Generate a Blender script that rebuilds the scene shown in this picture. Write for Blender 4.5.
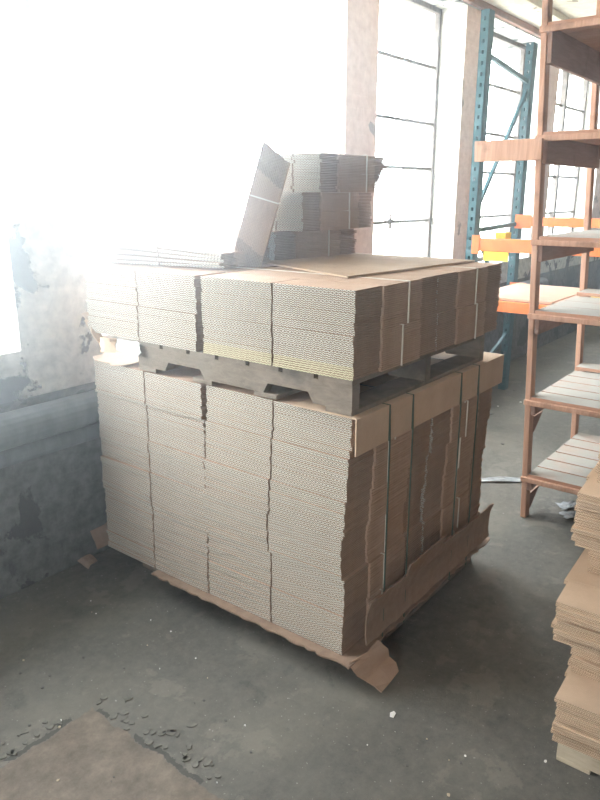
import bpy, bmesh, math, random
from mathutils import Vector, Matrix, Euler
random.seed(7)
D = bpy.data
for o in list(D.objects): D.objects.remove(o)
scene = bpy.context.scene
col = scene.collection
R = math.radians

# ---------------- camera ----------------
cam_d = D.cameras.new('camera'); cam = D.objects.new('camera', cam_d); col.objects.link(cam)
cam.location = (0, 0, 1.65)
cam.rotation_euler = (R(90 - 16.33), 0, R(37.8 - 90))
cam_d.sensor_fit = 'VERTICAL'; cam_d.sensor_height = 36; cam_d.lens = 700 / 800 * 36
cam_d.clip_start = .02
scene.camera = cam

# ---------------- world, light, exposure ----------------
w = D.worlds.new('overcast_sky'); scene.world = w; w.use_nodes = True
wn = w.node_tree.nodes; bg = wn['Background']
bg.inputs[0].default_value = (.92, .97, 1, 1); bg.inputs[1].default_value = 36
wc = wn.new('ShaderNodeTexCoord'); wx = wn.new('ShaderNodeSeparateXYZ'); wr = wn.new('ShaderNodeValToRGB')
w.node_tree.links.new(wc.outputs['Generated'], wx.inputs[0]); w.node_tree.links.new(wx.outputs[2], wr.inputs[0]); w.node_tree.links.new(wr.outputs[0], bg.inputs[0])
wr.color_ramp.elements[0].position = 0.0; wr.color_ramp.elements[0].color = (.30, .30, .28, 1)      # street and ground outside
wr.color_ramp.elements[1].position = .03; wr.color_ramp.elements[1].color = (.92, .96, 1, 1)        # overcast sky
scene.view_settings.view_transform = 'Standard'; scene.view_settings.look = 'None'
scene.view_settings.gamma = 1; scene.view_settings.use_curve_mapping = False
scene.view_settings.exposure = 0.0
scene.cycles.max_bounces = 10; scene.cycles.diffuse_bounces = 5; scene.cycles.volume_bounces = 0
scene.cycles.transparent_max_bounces = 24

WY = 2.61      # inner face of the window wall
WO = 3.12      # its outer face
# (x0, x1, z0, z1, glass y)
WINS = [(0.0, 1.51, 1.04, 3.02, 2.86), (1.88, 3.82, 1.04, 3.02, 3.06),
        (4.18, 5.42, 1.04, 3.02, 2.84), (5.79, 7.18, 1.04, 3.02, 2.84), (7.56, 9.2, 1.04, 3.02, 2.84),
        (9.6, 11.0, 1.04, 3.02, 2.84), (11.4, 12.8, 1.04, 3.02, 2.84)]
BACKW = [(-1.5, -.5)]        # windows of the wall behind the camera, y ranges
def portal(loc, rot, sx, sy):
    l = D.lights.new('window_portal', 'AREA'); l.shape = 'RECTANGLE'; l.size = sx; l.size_y = sy
    l.cycles.is_portal = True
    o = D.objects.new('window_portal', l); col.objects.link(o); o.location = loc; o.rotation_euler = rot
for (x0, x1, z0, z1, gy) in WINS:
    portal(((x0 + x1) / 2, WO + .03, (z0 + z1) / 2), (R(-90), 0, 0), x1 - x0, z1 - z0)
for (y0, y1) in BACKW:
    portal((-4.33, (y0 + y1) / 2, 2.0), (0, R(-90), 0), 2.0, y1 - y0)

# ---------------- materials ----------------
def newmat(name):
    m = D.materials.new(name); m.use_nodes = True
    nt = m.node_tree; b = nt.nodes['Principled BSDF']; return m, nt, b
def nd(nt, t, **k):
    n = nt.nodes.new(t)
    for a, v in k.items(): setattr(n, a, v)
    return n
def ramp(nt, fac, stops):
    r = nd(nt, 'ShaderNodeValToRGB'); e = r.color_ramp.elements
    while len(e) < len(stops): e.new(.5)
    for i, (p, c) in enumerate(stops):
        e[i].position = p; e[i].color = (*c, 1) if len(c) == 3 else c
    nt.links.new(fac, r.inputs[0]); return r.outputs[0]
def noise(nt, scale, detail=6, rough=.6, vec=None, dist=0):
    n = nd(nt, 'ShaderNodeTexNoise'); n.inputs['Scale'].default_value = scale
    n.inputs['Detail'].default_value = detail; n.inputs['Roughness'].default_value = rough
    n.inputs['Distortion'].default_value = dist
    if vec is not None: nt.links.new(vec, n.inputs['Vector'])
    return n.outputs['Fac']
def coord(nt, scale=(1, 1, 1), kind='Object'):
    c = nd(nt, 'ShaderNodeTexCoord'); m = nd(nt, 'ShaderNodeMapping'); m.inputs['Scale'].default_value = scale
    nt.links.new(c.outputs[kind], m.inputs[0]); return m.outputs[0]
def mix(nt, f, a, b):
    m = nd(nt, 'ShaderNodeMix', data_type='RGBA')
    for s, v in ((0, f), (6, a), (7, b)):
        if isinstance(v, (int, float)): m.inputs[s].default_value = v
        elif isinstance(v, tuple): m.inputs[s].default_value = (*v, 1)
        else: nt.links.new(v, m.inputs[s])
    return m.outputs[2]
def mth(nt, op, a, b=None, c=None):
    m = nd(nt, 'ShaderNodeMath', operation=op)
    for i, v in enumerate((a, b, c)):
        if v is None: continue
        if isinstance(v, (int, float)): m.inputs[i].default_value = v
        else: nt.links.new(v, m.inputs[i])
    return m.outputs[0]
def bump(nt, b, h, strength=.3, dist=.01):
    n = nd(nt, 'ShaderNodeBump'); n.inputs['Strength'].default_value = strength; n.inputs['Distance'].default_value = dist
    nt.links.new(h, n.inputs['Height']); nt.links.new(n.outputs[0], b.inputs['Normal'])

def simple(name, c1, c2, scale=12, sc=(1, 1, 1), rough=.8, bmp=.15, metal=0, bd=.004):
    m, nt, b = newmat(name); v = coord(nt, sc); f = noise(nt, scale, vec=v)
    nt.links.new(ramp(nt, f, [(.3, c1), (.7, c2)]), b.inputs['Base Color'])
    b.inputs['Roughness'].default_value = rough; b.inputs['Metallic'].default_value = metal
    b.inputs['Specular IOR Level'].default_value = .25
    if bmp: bump(nt, b, f, bmp, bd)
    return m
M = {}
M['kraft'] = simple('kraft_cardboard', (.40, .265, .185), (.50, .345, .25), 9, bmp=.05)
M['kraft_cut'] = simple('rough_cut_cardboard', (.25, .165, .12), (.33, .23, .165), 30, bmp=.1)
M['kraft_pale'] = simple('pale_kraft_cardboard', (.45, .32, .22), (.54, .40, .29), 9, bmp=.05)
M['kraft_new'] = simple('fresh_kraft_cardboard', (.54, .385, .265), (.64, .47, .33), 9, bmp=.05)
def flute_mat(name, light, dark, pitch=.0145):
    m, nt, b = newmat(name)
    c = nd(nt, 'ShaderNodeTexCoord'); s = nd(nt, 'ShaderNodeSeparateXYZ'); nt.links.new(c.outputs['Object'], s.inputs[0])
    sy = mth(nt, 'SINE', mth(nt, 'MULTIPLY', s.outputs[1], 2 * math.pi / pitch))
    zn = mth(nt, 'SUBTRACT', mth(nt, 'MULTIPLY', mth(nt, 'FRACT', mth(nt, 'DIVIDE', s.outputs[2], .0068)), 2), 1)
    d = mth(nt, 'ABSOLUTE', mth(nt, 'SUBTRACT', zn, mth(nt, 'MULTIPLY', sy, .6)))
    liner = mth(nt, 'GREATER_THAN', mth(nt, 'ABSOLUTE', zn), .72)
    wav = mth(nt, 'LESS_THAN', d, .42)
    f = mth(nt, 'MAXIMUM', liner, wav)
    n1 = noise(nt, 14, vec=coord(nt, (1, 1, 6)))
    lc = mix(nt, n1, tuple(x * .82 for x in light), light)
    nt.links.new(mix(nt, f, dark, lc), b.inputs['Base Color']); b.inputs['Roughness'].default_value = .9
    b.inputs['Specular IOR Level'].default_value = .1
    return m
M['flute'] = flute_mat('corrugated_cut_edge', (.76, .715, .62), (.17, .145, .115))
M['flute_yellow'] = flute_mat('yellowed_corrugated_cut_edge', (.72, .65, .45), (.33, .29, .19))
M['flute_new'] = flute_mat('fresh_corrugated_cut_edge', (.70, .53, .38), (.34, .23, .155), .007)
def wood(name, a, b_, dust=None, axis=(1, 1, 1), dark=None):
    m, nt, b = newmat(name)
    g = noise(nt, 6, 8, .65, coord(nt, axis), .6)
    cl = ramp(nt, g, [(.25, a), (.75, b_)])
    if dark:
        k = noise(nt, 3.5, 5, .6, coord(nt))
        cl = mix(nt, ramp(nt, k, [(.55, (0, 0, 0)), (.68, (1, 1, 1))]), cl, dark)
    if dust:
        gm = nd(nt, 'ShaderNodeNewGeometry'); s = nd(nt, 'ShaderNodeSeparateXYZ'); nt.links.new(gm.outputs['Normal'], s.inputs[0])
        up = mth(nt, 'GREATER_THAN', s.outputs[2], .8)
        dn = ramp(nt, noise(nt, 5, 6, .6, coord(nt)), [(.25, (.55, .55, .55)), (.5, (1, 1, 1))])
        cl = mix(nt, mth(nt, 'MULTIPLY', up, dn), cl, dust)
    nt.links.new(cl, b.inputs['Base Color']); b.inputs['Roughness'].default_value = .8
    b.inputs['Specular IOR Level'].default_value = .2
    bump(nt, b, g, .25, .004); return m
M['post'] = wood('old_reddish_timber', (.36, .195, .13), (.60, .36, .25), axis=(9, 9, .7), dark=(.2, .11, .08))
M['rail'] = wood('old_brown_plank', (.25, .145, .11), (.38, .235, .18), axis=(1, 9, 9), dark=(.15, .085, .06))
M['shelfboard'] = wood('dusty_shelf_plank', (.34, .18, .12), (.5, .28, .19), dust=(.34, .32, .28), axis=(9, .7, 9))
M['pallet'] = wood('weathered_pallet_wood', (.14, .11, .085), (.25, .205, .16), axis=(3, 3, 9), dark=(.1, .085, .07))
M['pallet_new'] = wood('pale_pallet_wood', (.42, .34, .24), (.58, .49, .36), axis=(2, 2, 9))
M['plywood'] = wood('rack_decking', (.44, .27, .19), (.56, .36, .26), axis=(2, 1, 2))
M['string'] = simple('pale_twine', (.62, .58, .5), (.75, .7, .62), bmp=0)
M['strap'] = simple('dark_green_strapping', (.05, .075, .055), (.08, .105, .08), bmp=0, rough=.5)
M['teal'] = simple('teal_rack_paint', (.025, .085, .105), (.045, .125, .145), 20, rough=.5, bmp=.05)
M['orange'] = simple('orange_rack_paint', (.75, .16, .04), (.85, .24, .07), 8, rough=.5, bmp=.05)
M['yellow'] = simple('yellow_plastic', (.85, .55, .03), (.95, .68, .06), 8, rough=.45, bmp=0)
M['plastic'] = simple('crumpled_clear_film', (.28, .30, .31), (.5, .52, .53), 30, rough=.25, bmp=.4)
M['white'] = simple('white_paper', (.78, .76, .72), (.85, .83, .8), bmp=0)
M['frame'] = simple('rusty_steel_sash', (.09, .08, .075), (.2, .17, .15), 20, rough=.7)
M['pipe'] = simple('dusty_painted_pipe', (.075, .082, .086), (.13, .14, .143), 7, sc=(2.5, 1, 1), rough=.7, bmp=.4)

# peeling painted masonry
def masonry(name, p1, p2, exposed, thr=.56, brick=.35):
    m, nt, b = newmat(name)
    v = coord(nt, kind='Object'); n = noise(nt, 2.6, 8, .6, v, .3)
    fine = noise(nt, 18, 6, .6, v)
    paint = ramp(nt, fine, [(.3, p1), (.65, p2)])
    msk = ramp(nt, n, [(thr, (0, 0, 0)), (thr + .015, (1, 1, 1))])
    ex = ramp(nt, noise(nt, 7, 8, .7, v), [(.3, tuple(x * .6 for x in exposed)), (.7, exposed)])
    nt.links.new(mix(nt, msk, paint, ex), b.inputs['Base Color']); b.inputs['Roughness'].default_value = .85
    b.inputs['Specular IOR Level'].default_value = .2
    c = nd(nt, 'ShaderNodeTexCoord'); s = nd(nt, 'ShaderNodeSeparateXYZ'); nt.links.new(c.outputs['Object'], s.inputs[0])
    cb = nd(nt, 'ShaderNodeCombineXYZ'); nt.links.new(mth(nt, 'ADD', s.outputs[0], s.outputs[1]), cb.inputs[0]); nt.links.new(s.outputs[2], cb.inputs[1])
    br = nd(nt, 'ShaderNodeTexBrick'); nt.links.new(cb.outputs[0], br.inputs[0]); br.inputs['Scale'].default_value = 1
    br.inputs['Brick Width'].default_value = .21; br.inputs['Row Height'].default_value = .075; br.inputs['Mortar Size'].default_value = .008
    br.inputs['Mortar Smooth'].default_value = .6
    h = mth(nt, 'SUBTRACT', mth(nt, 'SUBTRACT', mth(nt, 'MULTIPLY', fine, .5), mth(nt, 'MULTIPLY', br.outputs['Fac'], brick)), mth(nt, 'MULTIPLY', msk, .3))
    bump(nt, b, h, .7, .012)
    return m
M['wall'] = masonry('peeling_painted_masonry', (.36, .37, .36), (.66, .65, .61), (.13, .14, .15), .54, 0)
M['jamb'] = masonry('painted_brick_jamb', (.62, .61, .57), (.78, .76, .72), (.42, .38, .33), .60)
M['dado'] = masonry('stained_grey_masonry', (.06, .063, .062), (.15, .15, .143), (.075, .077, .075), .54, .1)
M['pier'] = masonry('pinkish_plaster_pier', (.62, .46, .40), (.76, .60, .53), (.42, .32, .28), .62, .1)
M['ceiling'] = masonry('cream_ceiling_paint', (.62, .58, .48), (.76, .72, .62), (.36, .30, .23), .63, 0)
M['plainwall'] = simple('far_wall_paint', (.10, .095, .09), (.17, .16, .15), 3)

# concrete floor
m, nt, b = newmat('worn_concrete'); v = coord(nt)
n1 = noise(nt, 1.3, 8, .62, v, .1); n2 = noise(nt, 22, 10, .8, v); n3 = noise(nt, 4.2, 9, .68, v, .15); sp = noise(nt, 90, 2, .5, v)
base = ramp(nt, n1, [(.3, (.055, .053, .049)), (.5, (.108, .102, .089)), (.72, (.215, .196, .163))])
base = mix(nt, ramp(nt, n3, [(.57, (0, 0, 0)), (.60, (.4, .4, .4))]), base, (.255, .23, .19))
base = mix(nt, ramp(nt, n3, [(.38, (.45, .45, .45)), (.42, (0, 0, 0))]), base, (.05, .05, .047))
base = mix(nt, ramp(nt, n2, [(.35, (0, 0, 0)), (.7, (.65, .65, .65))]), base, (.22, .205, .175))
base = mix(nt, ramp(nt, sp, [(.71, (0, 0, 0)), (.74, (1, 1, 1))]), base, (.42, .41, .38))
# brown slab patch: x < 1.12, y between .2 and 1.75, with broken joint
s = nd(nt, 'ShaderNodeSeparateXYZ'); c = nd(nt, 'ShaderNodeTexCoord'); nt.links.new(c.outputs['Object'], s.inputs[0])
wob = mth(nt, 'MULTIPLY', mth(nt, 'SUBTRACT', noise(nt, 9, 6, .7, v), .5), .09)
dx = mth(nt, 'SUBTRACT', 1.12, s.outputs[0]); dy = mth(nt, 'SUBTRACT', 1.75, s.outputs[1])
dd = mth(nt, 'ADD', mth(nt, 'MINIMUM', dx, dy), wob)
ins = mth(nt, 'GREATER_THAN', dd, 0.0)
pb = ramp(nt, noise(nt, 9, 10, .78, v), [(.36, (.105, .08, .06)), (.5, (.175, .138, .106)), (.64, (.25, .205, .16))])
base = mix(nt, mth(nt, 'MULTIPLY', ins, .85), base, pb)
crk = mth(nt, 'MULTIPLY', mth(nt, 'LESS_THAN', mth(nt, 'ABSOLUTE', mth(nt, 'ADD', dd, .012)), .010), mth(nt, 'GREATER_THAN', noise(nt, 4, 3, .5, v), .42))
base = mix(nt, mth(nt, 'MULTIPLY', crk, .75), base, (.05, .048, .042))
nt.links.new(base, b.inputs['Base Color'])
nt.links.new(ramp(nt, n1, [(.3, (.5, .5, .5)), (.7, (.8, .8, .8))]), b.inputs['Roughness'])
b.inputs['Specular IOR Level'].default_value = .3
bump(nt, b, mth(nt, 'SUBTRACT', mth(nt, 'ADD', mth(nt, 'MULTIPLY', n3, .8), mth(nt, 'MULTIPLY', n2, .5)), crk), .5, .012)
M['floor'] = m

# window pane: thin dusty glass
m = D.materials.new('thin_window_glass'); m.use_nodes = True; nt = m.node_tree
for n in list(nt.nodes): nt.nodes.remove(n)
o_ = nd(nt, 'ShaderNodeOutputMaterial'); t = nd(nt, 'ShaderNodeBsdfTransparent'); g = nd(nt, 'ShaderNodeBsdfGlossy'); x = nd(nt, 'ShaderNodeMixShader')
t.inputs[0].default_value = (.95, .97, .97, 1); g.inputs['Roughness'].default_value = .05; x.inputs[0].default_value = .05
nt.links.new(t.outputs[0], x.inputs[1]); nt.links.new(g.outputs[0], x.inputs[2]); nt.links.new(x.outputs[0], o_.inputs[0]); M['glass'] = m

# ---------------- mesh helpers ----------------
class MB:
    def __init__(s): s.bm = bmesh.new()
    def box(s, lo, hi, mi=0):
        x0, y0, z0 = lo; x1, y1, z1 = hi
        v = [s.bm.verts.new(p) for p in ((x0,y0,z0),(x1,y0,z0),(x1,y1,z0),(x0,y1,z0),(x0,y0,z1),(x1,y0,z1),(x1,y1,z1),(x0,y1,z1))]
        for f in ((0,3,2,1),(4,5,6,7),(0,1,5,4),(1,2,6,5),(2,3,7,6),(3,0,4,7)):
            s.bm.faces.new([v[i] for i in f]).material_index = mi
        return s
    def prism(s, poly, lo, hi, axis='z', mi=0):
        def P(a, b, c):
            return {'z': (a, b, c), 'y': (a, c, b), 'x': (c, a, b)}[axis]
        A = [s.bm.verts.new(P(a, b, lo)) for a, b in poly]; B = [s.bm.verts.new(P(a, b, hi)) for a, b in poly]
        n = len(poly); s.bm.faces.new(A).material_index = mi; s.bm.faces.new(B[::-1]).material_index = mi
        for i in range(n): s.bm.faces.new((A[i], B[i], B[(i+1) % n], A[(i+1) % n])).material_index = mi
        return s
    def bar(s, p, q, w_, h_, up=(0, 0, 1), mi=0):
        p, q = Vector(p), Vector(q); d = (q - p).normalized(); u = Vector(up)
        a = d.cross(u).normalized(); u = a.cross(d).normalized()
        vs = []
        for c in (p, q):
            for i, j in ((-1,-1),(1,-1),(1,1),(-1,1)): vs.append(s.bm.verts.new(c + a * (w_/2*i) + u * (h_/2*j)))
        for f in ((0,1,2,3),(7,6,5,4),(0,4,5,1),(1,5,6,2),(2,6,7,3),(3,7,4,0)): s.bm.faces.new([vs[i] for i in f]).material_index = mi
        return s
    def tube(s, pts, r, n=12):
        pts = [Vector(p) for p in pts]; rings = []
        for i, p in enumerate(pts):
            d = (pts[min(i+1, len(pts)-1)] - pts[max(i-1, 0)]).normalized()
            a = d.cross(Vector((0, 0, 1)) if abs(d.z) < .9 else Vector((1, 0, 0))).normalized(); b_ = d.cross(a)
            rings.append([s.bm.verts.new(p + r*(a*math.cos(6.2832*k/n) + b_*math.sin(6.2832*k/n))) for k in range(n)])
        for A, B in zip(rings, rings[1:]):
            for k in range(n): s.bm.faces.new((A[k], A[(k+1)%n], B[(k+1)%n], B[k]))
        s.bm.faces.new(rings[0]); s.bm.faces.new(rings[-1][::-1]); return s
    def sheet(s, grid, t):
        """grid: rows of points; a bent sheet of thickness t"""
        nr, nc = len(grid), len(grid[0]); V = [[Vector(p) for p in r] for r in grid]; N = []
        for i in range(nr):
            row = []
            for j in range(nc):
                du = V[min(i+1, nr-1)][j] - V[max(i-1, 0)][j]; dv = V[i][min(j+1, nc-1)] - V[i][max(j-1, 0)]
                row.append(du.cross(dv).normalized())
            N.append(row)
        A = [[s.bm.verts.new(V[i][j] + N[i][j]*t/2) for j in range(nc)] for i in range(nr)]
        B = [[s.bm.verts.new(V[i][j] - N[i][j]*t/2) for j in range(nc)] for i in range(nr)]
        for i in range(nr-1):
            for j in range(nc-1):
                s.bm.faces.new((A[i][j], A[i+1][j], A[i+1][j+1], A[i][j+1])); s.bm.faces.new((B[i][j], B[i][j+1], B[i+1][j+1], B[i+1][j]))
        for i in range(nr-1):
            for j in (0, nc-1): s.bm.faces.new((A[i][j], A[i+1][j], B[i+1][j], B[i][j]))
        for j in range(nc-1):
            for i in (0, nr-1): s.bm.faces.new((A[i][j], A[i][j+1], B[i][j+1], B[i][j]))
        return s
    def mesh(s, name, mats):
        bmesh.ops.recalc_face_normals(s.bm, faces=s.bm.faces)
        me = D.meshes.new(name); s.bm.to_mesh(me); s.bm.free()
        for m in (mats if isinstance(mats, (list, tuple)) else [mats]): me.materials.append(m)
        return me
    def build(s, name, mats, parent=None, bevel=0, **k):
        o = D.objects.new(name, s.mesh(name, mats)); col.objects.link(o)
        if parent: o.parent = parent
        if bevel:
            b = o.modifiers.new('bevel', 'BEVEL'); b.width = bevel; b.segments = 2
        if k: tag(o, **k)
        return o
def tag(o, label=None, cat=None, group=None, kind=None):
    if label: o['label'] = label
    if cat: o['category'] = cat
    if group: o['group'] = group
    if kind: o['kind'] = kind
    return o
def empty(name, loc, label, cat, group=None, rot=(0, 0, 0)):
    o = D.objects.new(name, None); col.objects.link(o); o.location = loc; o.rotation_euler = rot; o.empty_display_size = .1
    return tag(o, label, cat, group)
def struct(name, mb, mats, bevel=0): return mb.build(name, mats, None, bevel, kind='structure')
def link(me, name, parent, loc=(0, 0, 0), rot=(0, 0, 0)):
    o = D.objects.new(name, me); col.objects.link(o); o.parent = parent; o.location = loc; o.rotation_euler = rot; return o

# ---------------- the room ----------------
XB, XF, YR, CZ = -4.3, 15.0, -6.0, 3.08
struct('floor', MB().box((XB, YR, -.1), (XF, WO, 0)), M['floor'])
struct('ceiling', MB().box((XB, YR, CZ + .0), (XF, WO, CZ + .12)), M['ceiling'])
for i, (y, wd, dp) in enumerate([(2.27, .09, .05), (1.35, .16, .12), (.2, .16, .12), (-1.4, .16, .12)]):
    struct('trim_%d' % (i + 1), MB().box((XB, y - wd/2, CZ - dp), (XF, y + wd/2, CZ)), M['ceiling'], .006)
struct('trim_5', MB().box((XB, WY - .035, CZ - .05), (XF, WY, CZ)), M['rail'])
# window wall: dado, header, piers
wl = MB(); xs = [XB] + [v for w_ in WINS for v in w_[:2]] + [XF]
for a, b_ in zip(xs[0::2], xs[1::2]): wl.box((a, WY, 1.04), (b_, WO, 3.02))
wl.box((XB, WY, 3.02), (XF, WO, CZ))
wl.box((XB, WY, .84), (XF, WO, 1.04))
wo = struct('wall_left', wl, [M['wall'], M['pier'], M['jamb']])
for p in wo.data.polygons:
    c_ = p.center
    if p.normal.y < -.9 and c_.z > 1.1 and c_.z < 3 and c_.x > 3.5: p.material_index = 1
    if abs(p.normal.x) > .9 and 1.1 < c_.z < 3: p.material_index = 2
struct('wall_left_dado', MB().box((XB, WY + .0, 0), (XF, WO, .84)), M['dado'])
struct('wall_far', MB().box((XF, YR, 0), (XF + .2, WO, CZ)), M['plainwall'])
struct('wall_right', MB().box((XB, YR - .2, 0), (XF, YR, CZ)), M['plainwall'])
bw = MB(); ys = [YR, BACKW[0][0], BACKW[0][1], WO]
for a, b_ in zip(ys[0::2], ys[1::2]): bw.box((XB - .25, a, 1.0), (XB, b_, 3.0))
bw.box((XB - .25, YR, 0), (XB, WO, 1.0)); bw.box((XB - .25, YR, 3.0), (XB, WO, CZ))
struct('wall_back', bw, M['plainwall'])
# windows: steel sash with horizontal and vertical bars, panes of thin glass
zbars = [1.45, 1.85, 2.19, 2.60]
for i, (x0, x1, z0, z1, gy) in enumerate(WINS):
    r = D.objects.new('window_%d' % (i + 1), None); col.objects.link(r); r.location = ((x0+x1)/2, gy, z0); r['kind'] = 'structure'
    ox, oz = (x0+x1)/2, z0; f = MB(); t = .035
    f.box((x0-ox, -.02, 0), (x0-ox+t, .02, z1-z0)).box((x1-ox-t, -.02, 0), (x1-ox, .02, z1-z0))
    f.box((x0-ox, -.02, 0), (x1-ox, .02, t)).box((x0-ox, -.02, z1-z0-t), (x1-ox, .02, z1-z0))
    for z in zbars: f.box((x0-ox, -.012, z-oz-.011), (x1-ox, .012, z-oz+.011))
    f.build('window_frame', M['frame'], r)
    if i in (0, 1, 4, 5):
        for k in ((.40,) if i == 1 else (.06,)): MB().box((k-.03, -.03, 0), (k+.03, .03, z1-z0)).build('mullion', M['frame'], r)
    MB().box((x0-ox, .004, 0), (x1-ox, .008, z1-z0)).build('window_pane', M['glass'], r)
    if i == 2:   # opening latch
        MB().box((-.1, -.03, .40), (.0, .0, .43)).box((-.06, -.03, .36), (-.04, -.01, .47)).build('window_latch', M['frame'], r)
# pipes along the dado
pp = empty('heating_pipe', (1.2, WY-.09, .62), 'pair of thick dusty grey pipes running along the window wall at knee height', 'pipe')
MB().tube([(-5.4, .005, .135), (6.2, .005, .135)], .072, 20).build('upper_pipe', M['pipe'], pp)
MB().tube([(-5.4, .03, .022), (6.2, .03, .022)], .042, 20).build('lower_pipe', M['pipe'], pp)
for k in (-4, -2, -.2, 2.0, 4.0): MB().box((k, .02, -.04), (k+.03, .089, .06)).build('pipe_bracket', M['frame'], pp)

# ---------------- flattened boxes and bundles ----------------
def flat_box_mesh(lx, wy, t, seed, mats=('kraft', 'flute'), flap=.15, slots=(0.5,), dx=.009):
    """two plies of board, slots cut into both short ends, flap edges set back a little from the folded body edge"""
    rnd = random.Random(seed); h = lx/2; q = wy/2; j = lambda a=.002: rnd.uniform(-a, a)
    ins = dx; s = .0035
    left = []; right = []
    sl = [(-q + wy*k) for k in slots]
    for e, L in ((-1, left), (1, right)):
        ys_ = [-q + ins + j()]
        for y in sl: ys_ += [y - s, None, y + s]
        ys_.append(q - ins + j()); x = e*(h + j(.0015))
        pts = []
        for k, y in enumerate(ys_):
            if y is None:
                yy = ys_[k-1] + s; pts += [(x - e*flap, yy - s), (x - e*flap, yy + s)]
                x = e*(h + j(.0015))
            else: pts.append((x, y))
        L.extend(pts)
    bh = h - flap
    poly = left[::-1]                                   # from +y to -y at the -x end
    poly = [(-bh, q + j())] + poly + [(-bh, -q + j(.002))]
    poly += [(bh, -q + j(.002))] + right + [(bh, q + j())]
    # set the flap shoulders
    P = []
    for k, (x, y) in enumerate(poly):
        P.append((x, y))
    P.insert(1, (-bh, q - ins)); P.insert(len(left) + 2, (-bh, -q + ins))
    P.insert(len(left) + 5, (bh, -q + ins)); P.append((bh, q - ins)); P = P[:-2] + [P[-1], P[-2]]
    b_ = MB(); g = .0019; a = t/2
    b_.prism(P, g/2, a - g/2); 
    b_.prism([(x + j(.0015), y*(1 - .004*rnd.random())) for x, y in P], a + g/2, t - g/2)
    b_.box((-bh + .01, -q + ins + .012, .0001), (bh - .01, q - ins - .012, t - .0001))  # hidden solid core, added to stop window light leaking between the plies
    bmesh.ops.recalc_face_normals(b_.bm, faces=b_.bm.faces)
    for f in b_.bm.faces:
        if abs(f.normal.x) > .8 and abs(f.calc_center_median().x) > bh + .02: f.material_index = 1
        elif abs(f.normal.y) > .8 and abs(f.calc_center_median().x) > bh + .01: f.material_index = 2
    return b_.mesh('flattened_box', [M[mats[0]], M[mats[1]], M['kraft_cut' if mats[0] != 'kraft_new' else 'flute_new']])
T1 = .0136
big = [flat_box_mesh(.55, .655, T1, k) for k in range(6)]
big_y = [flat_box_mesh(.55, .655, T1, 20 + k, ('kraft', 'flute_yellow')) for k in range(3)]
def string_loop(ly, h, x, parent, r=.0025):
    b_ = MB(); a = ly/2
    b_.box((x-r, -a-.004, -.0), (x+r, -a, h+.002)).box((x-r, a, -.0), (x+r, a+.004, h+.002))
    b_.box((x-r, -a-.004, h), (x+r, a+.004, h+.0025))
    return b_.build('string', M['string'], parent)
def bundle(meshes, n, t, ly, loc, label, group, rot=(0, 0, 0), strings=(0,), jit=.003, fan=0, name='box_bundle', cat='cardboard bundle', drift=(0, 0)):
    e = empty(name, loc, label, cat, group, rot)
    dx = dy = 0
    for k in range(n):
        dx += random.uniform(-.0012, .0012); dy += random.uniform(-.0012, .0012)
        o = link(random.choice(meshes), 'flattened_box', e, (dx + random.uniform(-jit, jit)*.5 + drift[0]*k/n, dy + random.uniform(-jit, jit)*.5 + drift[1]*k/n, k*t),
                 (R(fan)*k/n, 0, R(random.uniform(-.25, .25)) + (math.pi if random.random() < .5 else 0)))
    for s in strings: string_loop(ly + .01, n*t, s, e)
    return e
cols_ = {'corner': (2.0, 1.455), 'wall': (2.0, 2.115), 'aisle': (2.565, 1.455), 'inner': (2.565, 2.115)}
where = {'corner': 'near corner column', 'wall': 'column beside the window wall', 'aisle': 'column facing the wooden shelf', 'inner': 'rear column by the wall'}
ordn = ['lowest', 'second lowest', 'third lowest', 'third highest', 'second highest', 'topmost']
z = .125; ns = [11, 10, 11, 10, 11, 10]; Z0 = []
for L in range(6):
    Z0.append(z); z += ns[L]*T1 + .0012
    for c_, (x, y) in cols_.items():
        if c_ == 'inner' and L < 5: continue
        sy = [.035, .04, .045, .03, .012, 0][L] if c_ in ('corner', 'aisle') else 0
        bundle(big, ns[L], T1, .655, (x + random.uniform(-.006, .006) + (-.0 if c_ == 'corner' else 0), y + sy*.6 + random.uniform(-.004, .004), Z0[L]),
               '%s flattened-box bundle, %s of the lower load' % (ordn[L], where[c_]), 'bundles on the lower pallet',
               rot=(0, 0, R(random.uniform(-.4, .4))), strings=(-.02 + random.uniform(-.03, .03),))
ZT = z
PZ = ZT + .004            # cap height under the upper pallet
UZ = PZ + .115
for L in range(2):
    for c_, (x, y) in cols_.items():
        b_ = bundle(big_y if (L == 0 and c_ == 'corner') else big, 10, T1, .655, (x - .005 - (.03 if c_ in ('aisle', 'inner') else 0), y + random.uniform(-.004, .004), UZ + L*(10*T1 + .0012)),
               '%s flattened-box bundle, %s of the upper load' % (['lower', 'upper'][L], where[c_].replace('hidden ', '')), 'bundles on the upper pallet',
               rot=(0, 0, R(random.uniform(-.5, .5))), strings=(.0 + random.uniform(-.04, .04),))
        if L == 0 and c_ == 'corner':        # only the lowest few boxes are yellowed
            ch = sorted([o for o in b_.children if o.name.startswith('flattened_box')], key=lambda o: o.location.z)
            for k, o in enumerate(ch):
                if k > 2: o.data = random.choice(big)
                else: o['label'] = 'yellowed flattened box'
UT = UZ + 2*(10*T1 + .0012)

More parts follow.
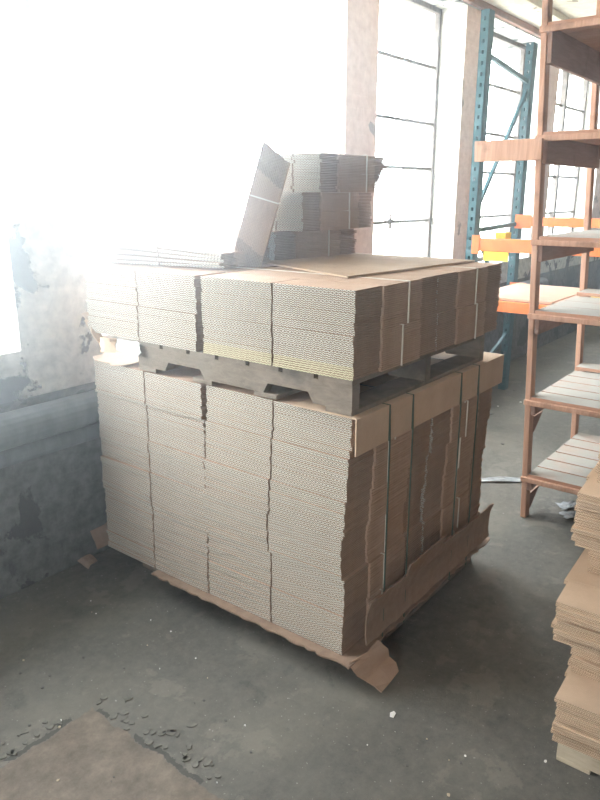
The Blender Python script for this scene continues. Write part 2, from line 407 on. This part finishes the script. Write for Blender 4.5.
# ---------------- pallets ----------------
def pallet(loc, L, W, label, mat, stringer_axis='y', notch=True, nb=7, h=(.016, .083, .016), bev=.002, tops=True):
    """L = stringer length, W = board length; local origin at the corner; stringers run along y, boards along x"""
    e = empty('wooden_pallet', loc, label, 'pallet')
    a, b_, c_ = h; n0, n1 = .15*L/1.0, .36*L/1.0
    for k in range(3):
        x = .002 + k*(W - .044)/2
        if notch:
            P = [(0, a), (n0, a), (n0+.02, a+.035), (n1-.02, a+.035), (n1, a), (L-n1, a), (L-n1+.02, a+.035), (L-n0-.02, a+.035), (L-n0, a), (L, a), (L, a+b_), (0, a+b_)]
        else: P = [(0, a), (L, a), (L, a+b_), (0, a+b_)]
        MB().prism(P, x, x+.04, 'x').build('stringer', mat, e)
    for k in range(nb):
        bw_ = L/nb - .014; y = k*(L-bw_)/(nb-1); MB().box((0, y, a+b_), (W, y+bw_, a+b_+c_)).build('deck_board', mat, e, bev)
    for k in range(4):
        y = k*(L-.1)/3; MB().box((0, y, 0), (W, y+.1, a)).build('bottom_board', mat, e, bev)
    return e
pallet((1.84, 1.17, 0), 1.18, .98, 'weathered wooden pallet on the floor under the lower load of boxes', M['pallet'])
pallet((1.722, 1.135, PZ), 1.0, .98, 'weathered wooden pallet between the lower and upper loads of boxes', M['pallet'])
# base sheet under lower load, ragged
rg = random.Random(3)
def ragged(x0, y0, x1, y1, n=14, a=.012):
    P = []
    for (ax, ay, bx, by) in ((x0,y0,x1,y0),(x1,y0,x1,y1),(x1,y1,x0,y1),(x0,y1,x0,y0)):
        for k in range(n):
            u = k/n; P.append((ax+(bx-ax)*u + rg.uniform(-a, a), ay+(by-ay)*u + rg.uniform(-a, a)))
    return P
MB().prism(ragged(1.688, 1.10, 2.86, 2.10, 40, .006), .1165, .1235).build('base_sheet', M['kraft_cut'], None, label='ragged cardboard sheet between the floor pallet and the lower load', cat='cardboard sheet')
# upturned edge board along the aisle side
g = []; n = 26
for i in range(5):
    u = i/4; row = []
    for k in range(n+1):
        x = 1.79 + 1.03*k/n
        zz = .15 + u*.17 + (rg.uniform(-.006, .006) if i in (0, 4) else 0)
        if k == 0: zz += .0
        row.append((x + (rg.uniform(-.004, .004) if k in (0, n) else 0), 1.098 - .012*u + .012*math.sin(u*3.1) , zz))
    g.append(row)
MB().sheet(g, .006).build('edge_board', M['kraft_cut'], None, label='brown cardboard edge board upright along the bottom of the lower load', cat='cardboard edge board')
g = [[(2.03+.0*k + .28*k/6, 1.083 - .004*i, .315 + .018*i + rg.uniform(-.003, .003)) for k in range(7)] for i in range(4)]
MB().sheet(g, .005).build('torn_cardboard_strip', M['kraft_cut'], None, label='narrow torn cardboard strip standing above the lower edge board', cat='cardboard scrap')
# torn corner flap curling down to the floor
fl = [[(1.705, 1.115, .124), (1.78, 1.092, .135), (1.855, 1.088, .145)], [(1.705, 1.095, .105), (1.785, 1.082, .115), (1.87, 1.08, .125)],
      [(1.725, 1.088, .07), (1.80, 1.072, .085), (1.885, 1.07, .095)], [(1.755, 1.08, .04), (1.83, 1.068, .055), (1.895, 1.062, .065)],
      [(1.765, 1.05, .022), (1.83, 1.042, .034), (1.90, 1.04, .042)], [(1.775, 1.02, .008), (1.83, 1.02, .012), (1.895, 1.022, .02)]]
fl = [[Vector(p) + Vector((rg.uniform(-.005, .005), rg.uniform(-.004, .004), 0)) for p in r] for r in fl]
MB().sheet(fl, .005).build('torn_corner_flap', M['kraft'], None, label='torn brown cardboard flap hanging from the near bottom corner to the floor', cat='cardboard scrap')

# L-shaped edge protector on top of the lower load
ep = MB(); x0, x1 = 1.712, 2.86
ep.prism([(1.108, ZT-.12), (1.114, ZT-.12), (1.114, ZT+.0005), (1.36, ZT+.0005), (1.36, ZT+.0038), (1.108, ZT+.0038)], x0, x1, 'x')
ep.build('edge_protector', M['kraft_pale'], None, .0015, label='folded brown cardboard edge protector along the top aisle edge of the lower load', cat='edge protector')
# straps around the lower load
for k, (x, lab) in enumerate([(1.905, 'dark green strap nearest the front corner of the lower load'), (2.06, 'second dark green strap from the front corner of the lower load'),
                       (2.44, 'third dark green strap from the front corner of the lower load'), (2.60, 'dark green strap farthest from the front corner of the lower load')]):
    s = MB(); w_ = .0038
    P = [(1.100, .10), (1.1045, .10), (1.1045, ZT-.12), (1.1075, ZT-.118), (1.1075, ZT+.0042), (1.50, ZT+.0042), (1.50, ZT+.006), (1.104, ZT+.006), (1.0995, ZT-.12)]
    s.prism(P, x-w_/2, x+w_/2, 'x'); s.build('strap', M['strap'], None, label=lab, cat='strap', group='straps on the lower load')

# torn bits in the gap at the wall end
def scrap(name, pts, nx, label, mat='kraft_pale', t=.005, cat='cardboard scrap', bend=.02, seed=1):
    """bilinear patch over four corner points with a bend and ragged edge"""
    rr = random.Random(seed); a, b_, c_, d = [Vector(p) for p in pts]; G = []
    nrm = (b_-a).cross(d-a).normalized()
    for i in range(nx+1):
        row = []
        for k in range(nx+1):
            u, v_ = i/nx, k/nx
            p = a*(1-u)*(1-v_) + b_*u*(1-v_) + c_*u*v_ + d*(1-u)*v_
            p = p + nrm*bend*math.sin(math.pi*u)
            if i in (0, nx) or k in (0, nx): p += Vector((rr.uniform(-1, 1), rr.uniform(-1, 1), 0))*.06*(b_-a).length
            row.append(p)
        G.append(row)
    return MB().sheet(G, t).build(name, M[mat], None, label=label, cat=cat)
scrap('paper_scrap', [(1.70, 2.10, 1.055), (1.70, 2.24, 1.055), (1.71, 2.235, 1.105), (1.71, 2.105, 1.105)], 4, 'white paper label scrap folded in the gap under the upper load', 'white', .004, 'paper scrap', .008)
scrap('torn_cardboard', [(1.70, 2.245, 1.05), (1.69, 2.33, 1.04), (1.70, 2.34, 1.10), (1.71, 2.25, 1.105)], 4, 'pale curled cardboard piece beside the white scrap in the gap', 'kraft_pale', .004, bend=-.015, seed=4)
scrap('torn_cardboard', [(1.71, 2.36, 1.07), (1.75, 2.47, 1.10), (1.76, 2.52, 1.17), (1.72, 2.47, 1.18)], 5, 'torn cardboard corner sticking up against the peeling wall pier', 'kraft_pale', .004, bend=.03, seed=9)
scrap('torn_cardboard', [(1.715, 2.22, ZT+.008), (1.715, 2.43, ZT+.016), (1.95, 2.43, ZT+.02), (1.95, 2.22, ZT+.008)], 6, 'loose bent cardboard sheet lying on the wall end of the lower load', 'kraft_pale', .004, bend=.012, seed=12)
scrap('torn_cardboard', [(1.75, 2.55, .06), (1.85, 2.555, .07), (1.83, 2.565, .17), (1.72, 2.56, .16)], 3, 'square brown cardboard scrap propped on the wall behind the lower load', 'kraft_cut', .004, bend=.01, seed=14)
scrap('torn_cardboard', [(1.66, 2.52, .008), (1.73, 2.54, .008), (1.73, 2.59, .03), (1.65, 2.58, .03)], 3, 'small brown cardboard scrap lying on the floor against the wall', 'kraft_cut', .004, bend=.01, seed=15)

# ---------------- things on the upper load ----------------
TOP = UT + .001
P = [(1.96, 1.32), (2.79, 1.24), (2.79, 2.15), (2.3, 2.2)]
MB().prism(P, TOP, TOP+.006).build('cardboard_sheet', M['kraft_pale'], None, label='loose flat cardboard sheet lying askew on top of the upper load', cat='cardboard sheet')
ST = TOP + .007
T2 = .0128
med = [flat_box_mesh(.52, .30, T2, 50+k, flap=.12) for k in range(4)]
grp = 'bundles piled on top of the upper load'
spots = [(6, 2.52, 1.99, 'lowest, splayed bundle of the small pile on top of the upper load', 10, 2.5),
         (6, 2.58, 1.93, 'second bundle up in the small pile on top of the upper load', 0, 0),
         (6, 2.585, 1.935, 'middle bundle, third up, in the small pile on the upper load', 0, 0),
         (6, 2.665, 1.90, 'fourth bundle up in the small pile on top of the upper load', 0, 0),
         (6, 2.655, 1.895, 'topmost bundle of the small pile on top of the upper load', 0, 0)]
zz = ST
for k, (n, x, y, lab, rr, fan) in enumerate(spots):
    n = 9 if k == 0 else 6
    bundle(med, n, T2, .30, (x, y, zz), lab, grp, rot=(0, 0, R(rr if k else -6)), strings=(.06,), jit=.012, drift=((0, 0) if k else (.02, .02)))
    zz += n*T2 + .0003
# leaning bundle: cross-section leans in the screen plane, length runs away from the camera
lean = [flat_box_mesh(.46, .24, T2, 70+k, flap=.10) for k in range(3)]
ex = Vector((.61, -.79, 0)); ey = Vector((.79, .61, 0))
upv = (Vector((0, 0, .42)) + ex*.125).normalized(); nrm = upv.cross(ey).normalized()
if nrm.dot(ex) < 0: nrm = -nrm
# local: x = up the board, y = away, z = stacking towards the pile
mat3 = Matrix((upv, nrm.cross(upv).normalized(), nrm)).transposed()
org = Vector((2.00, 1.89, ST + .012)) + ey*.12 + upv*.23
e = bundle(lean, 9, T2, .24, org, 'tilted bundle of flattened boxes leaning against the small pile', grp, rot=mat3.to_euler(), strings=(.03,), jit=.006, drift=(-.05, 0))
# low fanned bundle
flatm = [flat_box_mesh(.34, .62, .011, 80+k, flap=.08) for k in range(3)]
e = empty('box_bundle', (2.02, 2.16, TOP + .001), 'thin fanned bundle of flattened boxes at the foot of the tilted bundle', 'cardboard bundle', grp, (0, 0, R(9)))
for k in range(5):
    link(random.choice(flatm), 'flattened_box', e, (random.uniform(-.01, .01), 0, .002 + k*.0112 + .31*math.sin(R(1.1*k))), (R(1.1*k), 0, R(random.uniform(-2, 2))))

# ---------------- teal pallet rack ----------------
def upright(name, x, y, h, parent):
    b_ = MB(); wd, dp, t = .06, .085, .004
    # face with keyhole slots: two strips and rungs, towards -x; flanges along +x
    b_.box((x, y-wd/2, 0), (x+t, y-wd/2+.022, h)).box((x, y+wd/2-.022, 0), (x+t, y+wd/2, h))
    z = 0
    while z < h - .03: b_.box((x, y-wd/2+.021, z), (x+t, y+wd/2-.021, z+.045)); z += .068
    b_.box((x, y-wd/2, 0), (x+dp, y-wd/2+t, h)).box((x, y+wd/2-t, 0), (x+dp, y+wd/2, h))
    return b_.build(name, M['teal'], parent)
rk = empty('pallet_rack', (4.84, 2.2, 0), 'teal steel pallet rack with orange beams standing before the far windows', 'rack')
up1 = upright('upright', 0, 0, 2.83, rk); up2 = upright('upright', .96, .05, 2.78, rk)
for a, b_ in (((.05, 0, 2.57), (.98, .05, 2.50)), ((.98, .05, 2.45), (.05, 0, 1.52)), ((.05, 0, 1.45), (.98, .05, .6)), ((.98, .05, .5), (.05, 0, .2)), ((.05, 0, 1.40), (.98, .05, 1.42))):
    MB().bar(a, b_, .022, .03).build('brace', M['teal'], rk)
for (x, z_, h_) in ((-.03, 1.31, .09), (.96, 1.44, .07), (-.03, .885, .075), (.96, .885, .075)):
    bm_ = MB().box((x, -3.2, z_-h_/2), (x+.045, -.07 if x < 0 else .0, z_+h_/2)).build('beam', M['orange'], rk, .004)
    MB().box((x-.006, -.085, z_-h_/2-.02), (x+.006, -.03 if x < 0 else .05, z_+h_/2+.02)).build('beam_bracket', M['orange'], bm_)
MB().box((-.024, -.30, 1.20), (-.016, -.12, 1.266)).build('beam_guard', M['yellow'], rk)
for k in range(5): MB().box((.02, -.62 - k*.62, .925), (.95, -.02 - k*.62, .94)).build('deck_panel', M['plywood'], rk)
for k in (-3.25,):
    upright('upright', 0, k, 2.83, rk); upright('upright', .96, k, 2.78, rk)
#yb = MB().prism([(0, 0), (.16, 0), (.16, .05), (.06, .05), (.03, .11), (0, .11)], -.02, .02, 'x'); yb.bm.transform(Matrix.Translation((4.9, 1.98, 1.36)))
for (pos, size, lab) in (((4.95, 1.98, 1.3), (.1, .08, .09), 'small yellow plastic tray beside the teal upright on the orange beam'),
                         ((5.1, 1.0, .942), (.42, .5, .012), 'thin yellow plastic sheet lying flat on the lower rack deck')):
    b_ = MB().box((0, 0, 0), (size[0], size[1], .01 if size[2] > .05 else size[2]))
    if size[2] > .05:
        b_.box((0, 0, 0), (.008, size[1], size[2])).box((size[0]-.008, 0, 0), (size[0], size[1], size[2])).box((0, 0, 0), (size[0], .008, size[2])).box((0, size[1]-.008, 0), (size[0], size[1], size[2]))
    o = b_.build('yellow_tray' if size[2] > .05 else 'yellow_sheet', M['yellow'], None, .002, label=lab, cat='tray' if size[2] > .05 else 'plastic sheet'); o.location = pos

# ---------------- wooden shelf ----------------
LEAN = .05
sh = empty('wooden_shelf', (3.42, 1.15, 0), 'tall open shelf of rough reddish timber with dusty planks beside the box pallets', 'shelf')
def shear(o):
    for v_ in o.data.vertices: v_.co.y += LEAN*v_.co.z
    return o
def sb(name, lo, hi, mat, bev=.003): return shear(MB().box(lo, hi).build(name, M[mat], sh, bev))
DX = .80
for yy in (0, -1.9, -3.8):
    for xx in (0, DX-.0): sb('post', (xx, yy-.014, 0), (xx+.06, yy+.014, 2.98), 'post')
levels = [.23, .645, 1.085, 1.44, 1.91, 2.37]
for li, z_ in enumerate(levels):
    for yy in (0, -1.9, -3.8):
        rh = [.07, .075, .10, .10, .12, .15][li]
        sb('end_rail', (.005, yy-.037, z_-rh), (DX+.06, yy-.0145, z_), 'rail')
    # front and back long rails
    sb('long_rail', (-.0205, -3.85, z_-.022), (-.0005, .014, z_+.004), 'post')
    sb('long_rail', (DX-.03, -3.85, z_-.07), (DX-.0005, -.05, z_), 'rail')
    nb = [6, 6, 4, 5, 5, 5][li]; wd = (DX-.02)/nb
    for k in range(nb):
        gap = [.012, .010, .006, .006, .006, .006][li]
        dz = .0 if not (li in (1, 2) and k == nb-1) else .022
        sb('shelf_plank', (.0 + k*(DX+.06)/nb, -3.84 + random.uniform(-.02, .02), z_+.0005+dz), ((k+1)*(DX+.06)/nb - gap, -.016 + random.uniform(-.003, .0), z_+.02+dz), 'shelfboard', .0015)
# the plank that runs past the post towards the rack
sb('side_plank', (-.0455, -.03, 1.805), (-.021, .30, 1.90), 'post')
for (lo_, z_) in ((.07, .62), (.07, .195)): # small gusset
    shear(MB().prism([(.06, z_-.16), (.075, z_-.16), (.2, z_-.075), (.06, z_-.075)], -.013, .008, 'y').build('gusset', M['rail'], sh))

# ---------------- right-hand pile of fresh bundles ----------------
new = [flat_box_mesh(.55, .40, T1, 90+k, ('kraft_new', 'flute_new'), flap=.13, slots=(.5,)) for k in range(5)]
pallet((1.85, -.77, 0), 1.22, 1.0, 'pale wooden pallet under the pile of fresh brown bundles', M['pallet_new'], bev=.003)
tiers = [(.118, 11, (2.06, .235), (2.04, -.19), 0), (.118 + 11*T1 + .002, 0, None, None, 0)]
zz = .118
gp = 'fresh brown bundles by the wooden shelf'
def flute_dir(): return 0
for k, (n, x, y, r, x2, y2) in enumerate([(11, 2.060, 0.273, 2, 2.095, -0.160), (13, 2.190, 0.263, -2, 2.225, -0.170), (9, 2.060, 0.303, 3, 2.095, -0.130), (13, 2.260, 0.258, -2, 2.295, -0.175), (11, 2.060, 0.278, 2, 2.095, -0.155), (13, 2.160, 0.268, 3, 2.195, -0.165)]):
    nm = ['lowest', 'second lowest', 'third lowest', 'third highest', 'second highest', 'topmost'][k]
    bundle(new, n, T1, .40, (x, y, zz), '%s fresh brown bundle on the side facing the big pallet load' % nm, gp, rot=(0, 0, R(r)), strings=(), jit=.014)
    bundle(new, n, T1, .40, (x2, y2, zz), '%s fresh brown bundle on the side away from the big load' % nm, gp, rot=(0, 0, R(r*.3)), strings=(), jit=.014)
    zz += n*T1 + .002

# ---------------- litter on the floor ----------------
def crumple(name, x, y, sx, sy, h, label, mat, cat, seed, rot=0):
    rr = random.Random(seed); G = []; n = 7
    ca, sa = math.cos(rot), math.sin(rot)
    for i in range(n+1):
        row = []
        for k in range(n+1):
            u, v_ = i/n-.5, k/n-.5; e_ = rr.uniform(.85, 1.15)
            px_, py_ = u*sx*e_, v_*sy*e_
            row.append((x + px_*ca - py_*sa, y + px_*sa + py_*ca, .006 + rr.random()*h*(1-abs(u)*1.6)))
        G.append(row)
    return MB().sheet(G, .0012).build(name, M[mat], None, label=label, cat=cat)
crumple('plastic_film', 3.82, 1.44, .26, .06, .012, 'crumpled clear plastic film on the floor behind the front shelf post', 'plastic', 'litter', 1, -.9)
crumple('plastic_film', 3.72, .98, .16, .08, .015, 'small crumpled film under the shelf, nearer the window wall', 'plastic', 'litter', 2, -.8)
crumple('plastic_film', 3.60, .93, .14, .08, .015, 'small crumpled film under the shelf, nearer the front edge', 'plastic', 'litter', 3, -.9)
MB().prism([(0, 0), (.022, .004), (.026, .014), (.012, .02), (-.003, .012)], .001, .004).build('paper_chip', M['white'], None, label='tiny white paper chip on bare concrete near the pallet corner', cat='litter').location = (1.70, .93, 0)
rr = random.Random(21)
for k in range(70):
    x = rr.uniform(.85, 1.9); y = rr.uniform(.3, 2.45)
    if x > 1.6 and y > 1.05: continue
    s_ = rr.uniform(.002, .006); n = 5
    P = [(s_*math.cos(6.283*j_/n)*rr.uniform(.6, 1.2), s_*math.sin(6.283*j_/n)*rr.uniform(.6, 1.2)) for j_ in range(n)]
    o = MB().prism(P, .0005, .0035).build('concrete_crumb', M['white'] if rr.random() < .3 else M['pallet_new'] if rr.random() < .3 else M['plainwall'], None, label='tiny pale crumb of debris scattered on the concrete floor', cat='debris', group='crumbs on the floor')
    o.location = (x, y, 0)
M['flake'] = simple('concrete_flake', (.13, .125, .11), (.22, .205, .175), 40)
rr = random.Random(8)
for k in range(60):
    t_ = rr.random(); a_ = rr.gauss(0, .05)
    if k < 36: x, y = 1.13 + abs(a_)*.9, 1.75 - .65*t_ + a_*.3
    elif k < 50: x, y = 1.12 - .3*t_, 1.77 + abs(a_)*.8
    else: x, y = rr.uniform(1.2, 1.7), rr.uniform(.5, 1.0)
    s_ = rr.uniform(.005, .016); n = 7
    P = [(s_*math.cos(6.283*j_/n)*rr.uniform(.5, 1.3), s_*math.sin(6.283*j_/n)*rr.uniform(.5, 1.3)) for j_ in range(n)]
    o = MB().prism(P, .0005, .004).build('concrete_flake', M['flake'], None, label='grey flake of broken concrete beside the worn brown floor patch', cat='debris', group='concrete flakes')
    o.location = (x, y, 0)
rr = random.Random(5)
for k in range(16):
    s_ = rr.uniform(.008, .02); n = 6
    P = [(s_*math.cos(6.283*j_/n)*rr.uniform(.6, 1.2), s_*math.sin(6.283*j_/n)*rr.uniform(.6, 1.2)) for j_ in range(n)]
    o = MB().prism(P, .0005, .005).build('debris_chip', M['white'] if k % 5 == 0 else M['plainwall'], None, label='pale chip of debris on the dark floor beyond the box pallets', cat='debris', group='chips on the far floor')
    o.location = (rr.uniform(3.5, 6.5), rr.uniform(1.5, 2.5), 0)

# ---------------- scatter volume added to imitate lens glare ----------------
m = D.materials.new('lens_glare_scatter'); m.use_nodes = True; nt = m.node_tree
for n in list(nt.nodes): nt.nodes.remove(n)
o_ = nd(nt, 'ShaderNodeOutputMaterial'); v_ = nd(nt, 'ShaderNodeVolumeScatter')
v_.inputs['Color'].default_value = (.86, .93, 1, 1); v_.inputs['Density'].default_value = .045; v_.inputs['Anisotropy'].default_value = .72
c = nd(nt, 'ShaderNodeTexCoord'); s3 = nd(nt, 'ShaderNodeSeparateXYZ'); nt.links.new(c.outputs['Object'], s3.inputs[0])
def sm(out, a, b_):
    r = nd(nt, 'ShaderNodeMapRange', interpolation_type='SMOOTHSTEP'); nt.links.new(out, r.inputs[0]); r.inputs[1].default_value = a; r.inputs[2].default_value = b_; return r.outputs[0]
# density shaped for lens glare: thickest high up before the near windows
den = mth(nt, 'MULTIPLY', mth(nt, 'MULTIPLY', sm(s3.outputs[2], .5, 2.0), sm(s3.outputs[0], 3.3, 1.2)), sm(s3.outputs[1], .9, 2.0))
nt.links.new(mth(nt, 'ADD', mth(nt, 'MULTIPLY', den, .34), .021), v_.inputs['Density'])
nt.links.new(v_.outputs[0], o_.inputs['Volume'])
hz = MB().box((XB+.01, YR+.01, .004), (XF-.01, WY-.005, CZ-.004)).build('glare', m); hz['kind'] = 'stuff'; hz['label'] = 'added volume imitating lens haze filling the sunlit room air'
